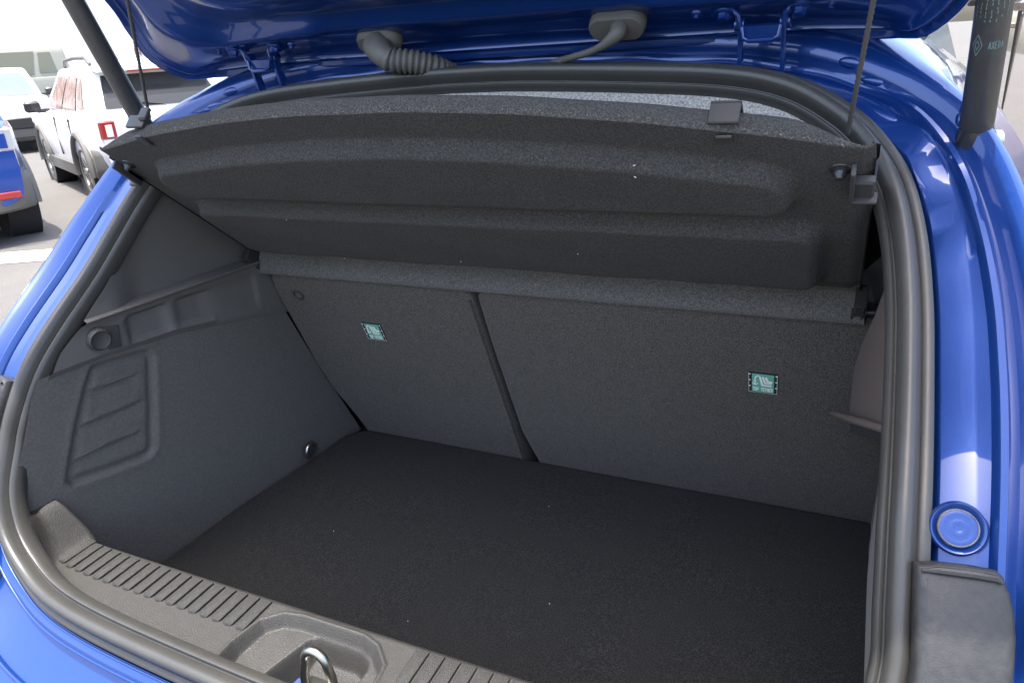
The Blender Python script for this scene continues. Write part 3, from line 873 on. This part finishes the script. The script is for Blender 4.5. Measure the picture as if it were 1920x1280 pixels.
# hinges
for s in (-1, 1):
    m = MB(); hx = s*.350
    for e in (-1, 1):
        x = hx + e*.0225
        m.box((x, .905, 1.432), .005, .014, .058, V((1,0,0)), V((0,1,.25)).normalized(), V((0,-.25,1)).normalized(), ch=.0012)
        m.lathe((x-e*.004, .898, 1.456), (e,0,0), [(.007,0),(.007,.010),(.004,.011)], 14)
        # tab towards the bolt, bent over
        m.tube([V((x, .893, 1.452)), V((x+e*.002, .888, 1.4655)), V((x+e*.008, .886, 1.4705)), V((x+e*.024, .8845, 1.4715))], [.0035,.0035,.0035,.003], 8)
        m.box((x+e*.017, .890, 1.4735), .030, .026, .004, V((1,0,0)), TD.lerp(V((0,-.9,.42)),.6).normalized(), V((0,.42,.9)).normalized(), ch=.001)
    m.box((hx, .893, 1.4465), .042, .004, .016, V((1,0,0)), V((0,1,.2)).normalized(), V((0,-.2,1)).normalized(), ch=.001)
    m.tube([V((hx-.020,.889,1.453)), V((hx-.018,.888,1.442)), V((hx-.012,.888,1.4385)), V((hx+.012,.888,1.4385)), V((hx+.018,.888,1.442)), V((hx+.020,.889,1.453))], .0022, 8)
    h = m.build('hinge', PAINT, CAR, smooth=40)
    for e in (-1, 1):
        m = MB(); c = V((hx + e*.0385, .884, 1.4685))
        m.lathe(c, (0,-.45,-.9), [(.0105,0),(.0105,.002),(.0066,.0025)], 20)
        m.lathe(c, (0,-.45,-.9), [(.0066,.0024),(.0066,.0078),(.005,.0088)], 6)
        adopt(m.build('bolt', PAINT, smooth=30), h)
        m = MB(); c = V((hx + e*.068, .886, 1.4705)); m.lathe(c, (0,-.45,-.9), [(.006,0),(.005,.002),(.0032,.003),(.003,.007)], 12)
        adopt(m.build('locating_stud', PAINT, smooth=30), h)

# gas struts
for s in (-1, 1):
    a = V((s*.557, .85, 1.332)); d = V((-s*.012, -.076, .215)).normalized()
    if s > 0:
        a = on(1826, 268, 1, .835); d = (on(1866, 0, 1, .79) - a).normalized()
    else:
        a = on(300, 290, 1, .850); d = (on(137, 0, 1, .775) - a).normalized()
    m = MB(); m.tube([a + d*.016, a + d*.018, a + d*.30], [.0128, .0142, .0142], 28)
    st_ = m.build('gas_strut', mat('strut_black_enamel', (.05,.05,.046), rough=.36, spec=.5, mottle=(120,.5,(.07,.07,.064))), CAR, smooth=50)
    m = MB(); m.tube([a + d*.30, a + d*.42], .006, 12); adopt(m.build('piston_rod', STEEL), st_)
    m = MB()
    m.tube([a - d*.014, a - d*.012, a + d*.006, a + d*.017], [.0125,.0158,.0162,.0142], 20)
    adopt(m.build('end_socket', PLASTS, smooth=50), st_)
    m = MB(); side = V((s, .25, .05)).normalized()
    m.tube([a + side*.004, a + side*.016, a + side*.0165, a + side*.022], [.006,.006,.0105,.0105], 16)
    adopt(m.build('ball_stud', STEEL, smooth=40), st_)
    if s > 0:
        # printed rating text running up the tube, and the maker's diamond with a short word
        m = MB(); e1 = d.cross((CAM-a).normalized()).normalized(); e2 = e1.cross(d).normalized()
        if e2.dot(CAM-a) < 0: e2 = -e2
        def tubept(ang, l): return a + d*l + (e1*math.sin(ang) + e2*math.cos(ang))*0.01445
        rnd = random.Random(3)
        def mark(an0, l0, an1, l1, wd_):
            dA = an1-an0; dL = l1-l0; ll = math.hypot(dA*.015, dL); na, nl = -dL/ll*wd_/2/.015, dA*.015/ll*wd_/2
            m.add([tubept(an0+na, l0+nl), tubept(an1+na, l1+nl), tubept(an1-na, l1-nl), tubept(an0-na, l0-nl)], [(0,1,2,3)])
        for c in range(7):
            an = -.95 + c*.29
            l = .118
            while l < .28:
                ln = rnd.uniform(.0012, .0030)
                if rnd.random() < .78: mark(an-.03, l, an+.03, l+ln*.3, .0007); mark(an+rnd.uniform(-.04,.04), l, an+rnd.uniform(-.04,.04), l+ln, .0007)
                l += .0034
        L0 = .098
        for dd in (1, .45):
            pts = [(-.62, L0-.009*dd), (-.62+.30*dd, L0), (-.62, L0+.009*dd), (-.62-.30*dd, L0)]
            for p0, p1 in zip(pts, pts[1:]+pts[:1]): mark(*p0, *p1, .0008)
        tx = 0.02
        for ch in ('A','X','E','D','A'):
            st2 = {'A':[(0,0,.5,1),(.5,1,1,0),(.25,.4,.75,.4)],'X':[(0,0,1,1),(0,1,1,0)],'E':[(0,0,0,1),(0,0,1,0),(0,.5,.8,.5),(0,1,1,1)],'D':[(0,0,0,1),(0,1,.8,.8),(.8,.8,.8,.2),(.8,.2,0,0)]}[ch]
            for x0,y0,x1,y1 in st2: mark(tx+x0*.11, L0-.003+y0*.006, tx+x1*.11, L0-.003+y1*.006, .0007)
            tx += .17
        adopt(m.build('printed_text', mat('pale_green_print', (.12,.18,.175), rough=.6), smooth=0), st_)

# corner covers below the aperture pillar, and the round drain plugs
def bodypt(i_f, u, n):
    i = int(i_f) % NL; p, T, U, N = FR[i]
    return p + U*u + N*n
for s in (-1, 1):
    def cp(u, v, off):
        p = prof(u, v, off); return V((p.x*s, p.y, p.z))
    outl = [(1717,1053),(1760,1052),(1830,1060),(1872,1068),(1888,1082),(1893,1098),(1900,1112),(1908,1150),(1912,1200),(1910,1240),(1905,1300),(1895,1400),(1700,1400),(1716,1250),(1716,1100)]
    m = MB()
    N = V((s*.10, -.80, .58)).normalized()
    c0 = cp(1800, 1200, -.022)
    def cpl(u, v):
        d = ray(u, v); n_ = V((.10, -.80, .58)).normalized(); c1 = prof(1800, 1200, -.022)
        p = CAM + d*((c1-CAM).dot(n_)/d.dot(n_)); return V((p.x*s, p.y, p.z))
    pts = [cpl(*p) for p in outl]
    if s < 0: pts = pts[::-1]
    m.prism(pts, N, .05, bev=.008)
    cc = m.build('corner_cover', COVER, CAR, smooth=50)
    m = MB(); top = [cpl(*p) + N*.0012 for p in ((1727,1068),(1760,1069),(1830,1078),(1868,1085),(1880,1093))]
    m.tube(top, [.0012,.0028,.0030,.0028,.0012], 8); adopt(m.build('cover_ridge', COVER), cc)
    if s < 0: continue
    # plug pressed in the gutter
    c = prof(1797, 990, .008); n_ = V((.05, -.83, .55)).normalized(); 
    c = V((c.x*s, c.y, c.z)); n_ = V((n_.x*s, n_.y, n_.z))
    m = MB(); m.lathe(c, n_, [(0.0202,-0.0024),(0.0195,0.0002),(0.0186,0.0010),(0.0174,0.0006),(0.0157,-0.0020),(0.0144,-0.0024)], 48, cap=False)
    pg = m.build('drain_cup', PAINT, CAR, smooth=60)
    m = MB(); m.lathe(c, n_, [(0.0140,-0.0024),(0.0140,0.0010),(0.0134,0.0016),(0.0128,0.0011)], 48, cap=False); adopt(m.build('plug_rim', RUST, smooth=60), pg)
    m = MB(); m.lathe(c, n_, [(0.0130,0.0008),(0.0122,0.0011),(0.0096,0.0010),(0.0080,0.0006),(0.0064,0.0009),(0.0032,0.0013),(0.0022,0.0008),(0.0006,0.0005)], 40); adopt(m.build('plug_disc', PAINT, smooth=60), pg)

# pressed ribs and dimples of the aperture corners, laid on the panel itself
from mathutils.bvhtree import BVHTree
_me = body.data
BVH = BVHTree.FromPolygons([v.co.copy() for v in _me.vertices], [tuple(p.vertices) for p in _me.polygons])
def skin(u, v):
    h = BVH.ray_cast(CAM, ray(u, v).normalized())
    n_ = h[1] if h[1].dot(h[0]-CAM) < 0 else -h[1]
    return h[0], n_
for pu, qu, rad, hgt in (((1580,116),(1604,121),.006,.003),((1618,150),(1650,156),.005,.003),((1640,200),(1676,222),.006,.003),((1778,292),(1782,298),.003,.002),((1800,225),(1808,205),.006,.003)):
    p0, n0 = skin(*pu); p1, n1 = skin(*qu)
    for s in (1, -1):
        P0 = V((p0.x*s, p0.y, p0.z)); P1 = V((p1.x*s, p1.y, p1.z)); nrm = (n0+n1).normalized(); nrm = V((nrm.x*s, nrm.y, nrm.z))
        c = (P0+P1)/2; ex = (P1-P0)/2; L2 = ex.length + rad; ex.normalize(); ex = (ex - nrm*ex.dot(nrm)).normalized(); ey = nrm.cross(ex)
        m = MB(); rr_ = []
        for k in range(9):
            ph = math.pi/2*k/8
            rr_.append([c + ex*L2*math.cos(ph)*math.cos(2*math.pi*j/24) + ey*rad*math.cos(ph)*math.sin(2*math.pi*j/24) + nrm*(hgt*math.sin(ph) - .0012) for j in range(24)])
        m.loft(rr_, cu=True); adopt(m.build('pressed_rib', PAINT, smooth=80), body)

# ------------------------------------------------------------------ parked cars and the building behind
def local(o, parent):
    o.parent = parent; return o
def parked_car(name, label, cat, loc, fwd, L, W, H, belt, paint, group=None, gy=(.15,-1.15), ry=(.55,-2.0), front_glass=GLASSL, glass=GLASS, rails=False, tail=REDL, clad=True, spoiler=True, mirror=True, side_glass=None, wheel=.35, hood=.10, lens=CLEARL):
    """built in its own space: rear bumper at y = 0, nose at y = L, wheels on z = 0"""
    rt = empty(name, loc, math.atan2(-fwd[0], fwd[1]))
    tag(rt, label, cat, group)
    hw = W/2
    gy0, gy1 = gy[0], L+gy[1]; ry0, ry1 = ry[0], L+ry[1]
    m = MB(); rows_ = []
    for k in range(29):
        y = L*k/28; e = min(y, L-y)
        wv = hw*(1 - .14*(1-sstep(0, .45, e))) ; top_ = belt - (hood*sstep(L+gy[1]-.1, L, y)) - (.05 + .12*(y > L/2))*(1-sstep(0,.16,e))
        bot_ = .24 + .14*(1-sstep(0,.5,e))
        pr = [(.0,bot_),(.80*wv,bot_),(.95*wv,bot_+.06),(.985*wv,.52),(wv,.70),(.985*wv,top_-.10),(.955*wv,top_-.02),(.90*wv,top_),(0,top_+.015)]
        ring_ = [V((x, y, z)) for x, z in pr] + [V((-x, y, z)) for x, z in pr[-2:0:-1]]
        rows_.append(ring_)
    m.loft(rows_, cu=True, cap=True)
    local(m.build('body', paint, smooth=45), rt)
    # cabin
    def gh(f, inset=0, grow=0):
        t = sstep(0,1,f)*.3 + f*.7
        z = lerp(belt-.03, H-.05, f)
        wx = lerp(hw*.90, hw*.74, t**1.2) + grow; y0 = lerp(gy0, ry0, t) - grow; y1 = lerp(gy1, ry1, t) + grow
        r = .10
        out = []
        for cx, cy, a0 in ((wx-r,y1-r,0),(-wx+r,y1-r,90),(-wx+r,y0+r,180),(wx-r,y0+r,270)):
            for q in (0,30,60,90):
                out.append(V((cx+r*math.cos(R_(a0+q)), cy+r*math.sin(R_(a0+q)), z)))
        return out
    m = MB(); rws_ = [gh(f) for f in (0,.25,.5,.75,.93)]
    tp = gh(.93); c = sum(tp, V())/len(tp)
    rws_ += [[lerp(p, V((c.x, c.y, p.z)), .05)+V((0,0,.035)) for p in tp], [lerp(p, V((c.x, c.y, p.z)), .25)+V((0,0,.06)) for p in tp]]
    m.loft(rws_, cu=True, cap=True)
    local(m.build('roof', paint, smooth=50), rt)
    def gp(side, a, f, off=.012):
        lo = gh(f)
        wx = max(p.x for p in lo); y0 = min(p.y for p in lo); y1 = max(p.y for p in lo); z = lo[0].z
        if side == 'l': return V((-wx-off, lerp(y0, y1, a), z))
        if side == 'r': return V((wx+off, lerp(y0, y1, a), z))
        if side == 'b': return V((lerp(-wx, wx, a), y0-off, z))
        return V((lerp(-wx, wx, a), y1+off, z))
    def pane(nm, side, a0, a1, f0, f1, mt, ta=None):
        m = MB(); n = 5
        rr_ = []
        for k in range(n+1):
            f = lerp(f0, f1, k/n)
            aa0 = a0 if ta is None else lerp(a0, ta[0], k/n); aa1 = a1 if ta is None else lerp(a1, ta[1], k/n)
            rr_.append([gp(side, lerp(aa0, aa1, j/6), f) for j in range(7)])
        m.loft(rr_)
        return local(m.build(nm, mt, smooth=60), rt)
    for sd in 'lr':
        sg = side_glass or glass
        pane('side_window', sd, .10, .22, .16, .80, sg, ta=(.12,.22))
        pane('side_window', sd, .26, .54, .12, .84, sg, ta=(.25,.53))
        pane('side_window', sd, .57, .88, .12, .84, sg, ta=(.56,.86))
    pane('rear_window', 'b', .10, .90, .14, .80, glass)
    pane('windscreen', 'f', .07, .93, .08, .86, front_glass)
    # wheels
    wy = (.78, L-.88)
    for s in (-1, 1):
        for y in wy:
            m = MB(); x = s*(hw-.12)
            m.lathe((x, y, wheel), (s,0,0), [(wheel*.66,-.15),(wheel*.95,-.15),(wheel,-.125),(wheel,-.03),(wheel*.985,-.028),(wheel*.985,-.018),(wheel,-.016),(wheel,.016),(wheel*.985,.018),(wheel*.985,.028),(wheel,.03),(wheel,.085),(wheel*.95,.11),(wheel*.68,.115),(wheel*.64,.09)], 40)
            ty = local(m.build('wheel', TYRE, smooth=30), rt)
            m = MB(); m.lathe((x+s*.075, y, wheel), (s,0,0), [(wheel*.66,0),(wheel*.62,.03),(wheel*.58,.03),(wheel*.57,0)], 32)
            m.lathe((x+s*.085, y, wheel), (s,0,0), [(.055,0),(.05,.03),(.02,.035)], 16)
            for q in range(5):
                a = 2*math.pi*q/5
                for da in (-.13, .13):
                    e1 = V((0, math.cos(a+da), math.sin(a+da))); e2 = V((0, -math.sin(a+da), math.cos(a+da)))
                    m.box(V((x+s*.095, y, wheel)) + e1*wheel*.33, wheel*.58, .035, .02, e1, e2, V((s,0,0)))
            rim = local(m.build('rim', RIM, smooth=35), ty)
            m = MB(); arc = [V((s*(hw-.005), y + (wheel+.085)*math.cos(R_(q)), wheel + (wheel+.085)*math.sin(R_(q)))) for q in range(-8, 189, 12)]
            m.tube(arc, .045 if clad else .015, 8)
            local(m.build('arch_trim', CLAD if clad else paint), rt)
            m = MB(); m.lathe((s*(hw-.10), y, wheel), (s,0,0), [(.02,-.17),(wheel+.07,-.17),(wheel+.075,.103),(wheel+.055,.104),(wheel+.05,-.15)], 32, cap=False); local(m.build('wheel_well', HOLE, smooth=30), rt)
    # bumpers, sills, lamps
    for y, o_, nm in ((.0,-1,'rear_bumper'),(L,1,'front_bumper')):
        m = MB(); rr_ = []
        for k in range(17):
            x = lerp(-hw*.97, hw*.97, k/16); q = (abs(x)/hw)**5*.30
            rr_.append([V((x, y - o_*(q+.02) + o_*.05*j_, z)) for j_, z in ((-.6,.30),(.7,.33),(1,.42),(1,.56),(.5,.62),(-.6,.64))])
        m.loft(rr_, cap=True); local(m.build(nm, CLAD if clad else paint, smooth=50), rt)
    for s in (-1, 1):
        m = MB(); m.box((s*(hw-.01), L/2, .34), .05, L-2.6, .16, ch=.01); local(m.build('sill_cladding', CLAD if clad else paint), rt)
        m = MB(); x0 = s*(hw*.86-.10)
        m.box((x0+s*.03, .035, belt-.17), .17, .10, .21, ch=.02); tl_ = local(m.build('tail_light', tail, smooth=40), rt)
        m = MB(); m.box((x0+s*.02, -.018, belt-.18), .07, .012, .13, ch=.003); local(m.build('lamp_lens', lens), tl_)
        m = MB(); m.box((s*hw*.72, L-.06, belt-.24), .34, .12, .15, ch=.03); hl = local(m.build('headlight', CLEARL, smooth=40), rt)
        m = MB(); m.box((s*hw*.66, -.062, .47), .24, .03, .06, ch=.006); local(m.build('reflector', REDL), rt)
        if rails:
            m = MB(); m.tube([V((s*hw*.66, ry0+.1, H-.03)), V((s*hw*.67, ry0+.22, H+.045)), V((s*hw*.67, (ry0+ry1)/2, H+.06)), V((s*hw*.67, ry1-.3, H+.045)), V((s*hw*.66, ry1-.15, H-.03))], .022, 8)
            local(m.build('roof_rail', CLAD), rt)
        if mirror:
            m = MB(); m.box((s*(hw+.10), gy1-.35, belt+.06), .20, .10, .15, ch=.03); m.box((s*(hw-.03), gy1-.35, belt), .16, .05, .05); local(m.build('wing_mirror', PLASTS, smooth=40), rt)
    if spoiler:
        m = MB(); m.box((0, ry0-.12, H-.09), W*.70, .34, .05, V((1,0,0)), V((0,1,.08)).normalized(), V((0,-.08,1)).normalized(), ch=.015); sp_ = local(m.build('spoiler', paint, smooth=40), rt)
        m = MB(); m.box((0, ry0-.26, H-.125), W*.34, .05, .022); local(m.build('brake_light', REDL), sp_)
    w0 = gp('b', .5, .16, .03); w1 = gp('b', .22, .30, .03)
    m = MB(); m.tube([w0, w1], .012, 6); local(m.build('rear_wiper', PLASTS), rt)
    for s in (-1, 1):
        for y in (L*.30, L*.52):
            m = MB(); m.box((s*(hw+.002), y, belt-.14), .03, .20, .03, ch=.006); local(m.build('door_handle', paint), rt)
            m = MB(); m.box((s*(hw*.99), y-.18, (belt+.42)/2), .02, .008, belt-.55); local(m.build('door_seam', HOLE, smooth=0), rt)
    m = MB(); m.box((0, L+.035, .60), .95, .05, .22, ch=.02); local(m.build('grille', PLASTS), rt)
    m = MB(); m.box((0, -.045, .66), .52, .012, .11); local(m.build('number_plate', CLEARL), rt)
    return rt

def gnd(u, v): return on(u, v, 2, 0)
FW = V((-.90, .435, 0)).normalized(); SD_ = V((FW.y, -FW.x, 0))      # parked row: nose away from us; SD_ = its right-hand side
# white SUV: its left rear wheel stands on the ray at (168, 378)
wl = gnd(196, 374); L_, W_ = 4.30, 1.84
o_ = wl - FW*.78 + SD_*(W_/2-.12)
parked_car('white_suv', 'white SUV with roof rails and red tail light parked beyond the open boot', 'car', (o_.x, o_.y, 0), FW, L_, W_, 1.58, 1.02, WHITEP, rails=True, side_glass=mat('painted_brick_reflection_glass', (.20,.10,.07), rough=.12, spec=.4, mottle=(9, .9, (.42,.30,.24))))  # side windows: the brown brick reflection is put into the glass colour
# blue SUV: right rear wheel at (60, 438)
FB = V((-.93, .37, 0)).normalized(); SB = V((FB.y, -FB.x, 0))
wr = gnd(56, 436); W_ = 1.80
o_ = wr - FB*.62 - SB*(W_/2-.10)
parked_car('blue_suv', 'bright blue SUV cut off by the left edge, rear corner and one wheel showing', 'car', (o_.x, o_.y, 0), FB, 4.2, W_, 1.62, 1.12, PAINT_BG, tail=mat('chromed_clear_lamp', (.62,.62,.62), rough=.2, metal=.5), lens=PAINT_BG)
# white car nose-on at far left
o_ = on(28, 290, 2, 0); FN = V((.86, -.50, 0)).normalized(); SN_ = V((FN.y, -FN.x, 0))
p0 = o_ - FN*4.3
parked_car('white_crossover', 'white crossover facing us with a wide pale windscreen at far left', 'car', (p0.x, p0.y, 0), FN, 4.4, 1.9, 1.72, 1.10, WHITEP, rails=False, spoiler=False)
# olive van behind it
o_ = gnd(150, 232); p0 = V((o_.x, o_.y, 0))
parked_car('olive_van', 'olive grey van with small windows behind the white vehicles', 'van', (p0.x, p0.y, 0), V((-.35,-.94,0)).normalized(), 5.2, 2.0, 2.35, 1.45, OLIVEP, gy=(.05,-1.0), ry=(.12,-1.9), glass=mat('olive_reflecting_glass', (.12,.12,.08), rough=.1), rails=False, spoiler=False, clad=False, mirror=False)
# pale car further right, behind the white SUV
o_ = gnd(262, 232); FN2 = V((.62, -.78, 0)).normalized(); p0 = o_ - FN2*2.2
parked_car('silver_hatchback', 'pale silver hatchback facing us with a bluish windscreen behind the white SUV', 'car', (p0.x, p0.y, 0), FN2, 4.2, 1.85, 1.80, 1.10, WHITEP, spoiler=False)
# beige car close by on the right
parked_car('beige_van', 'beige van parked close on the right beyond the gas strut', 'van', (2.12, 3.0, 0), V((.0, 1, 0)).normalized(), 4.8, 1.95, 2.05, 1.52, BEIGEP, spoiler=False, clad=False)
# white building with barred windows
o_ = gnd(250, 190)
BL = empty('white_building', (0, 0, 0)); tag(BL, 'white building with dark barred windows behind the parked cars', 'building')
ctr = CAM + ray(300, 150).normalized()*38; ctr.z = 0
bf = V((CAM.x-ctr.x, CAM.y-ctr.y, 0)).normalized(); bs = V((-bf.y, bf.x, 0))
m = MB(); m.box(ctr - bf*4 + V((0,0,4.5)), 60, 8, 9.0, bs, bf, V((0,0,1))); adopt(m.build('wall', WALLP, smooth=0), BL)
def wpt(u, v, off):
    p = onpl(u, v, ctr + bf*off, bf); return p
a_ = wpt(246, 96, .05); b_ = wpt(300, 60, .05)
for r_i in range(2):
    for c_i in range(6):
        u = 254 + c_i*8.6; v = 74 + r_i*22 - c_i*(-1.0)
        c = wpt(u, v, .06)
        m = MB(); m.box(c, .075, .06, .34 if r_i == 0 else .26, bs, bf, V((0,0,1))); adopt(m.build('window_bar', BRICKB, smooth=0), BL)
for u in (-420, 480, 800):
    c = wpt(u, 60, .03)
    m = MB(); m.box(c, 2.2, .08, 1.6, bs, bf, V((0,0,1))); f_ = adopt(m.build('window', WHITEP, smooth=0), BL)
    m = MB(); m.box(c + bf*.05, 1.9, .03, 1.3, bs, bf, V((0,0,1))); adopt(m.build('pane', GLASSL, smooth=0), f_)
# bright kerb line on the car park
m = MB(); p = gnd(20, 484); e1 = V((.88, .47, 0)).normalized(); e2 = V((-.47, .88, 0))
m.box((p.x, p.y, .006), 5.0, .42, .004, e1, e2, V((0,0,1)))
tag(m.build('bay_marking', mat('worn_white_paint', (.72,.71,.68), rough=.85, mottle=(14,.5,(.45,.44,.42))), smooth=0), 'white painted parking bay line on the asphalt', kind='structure')
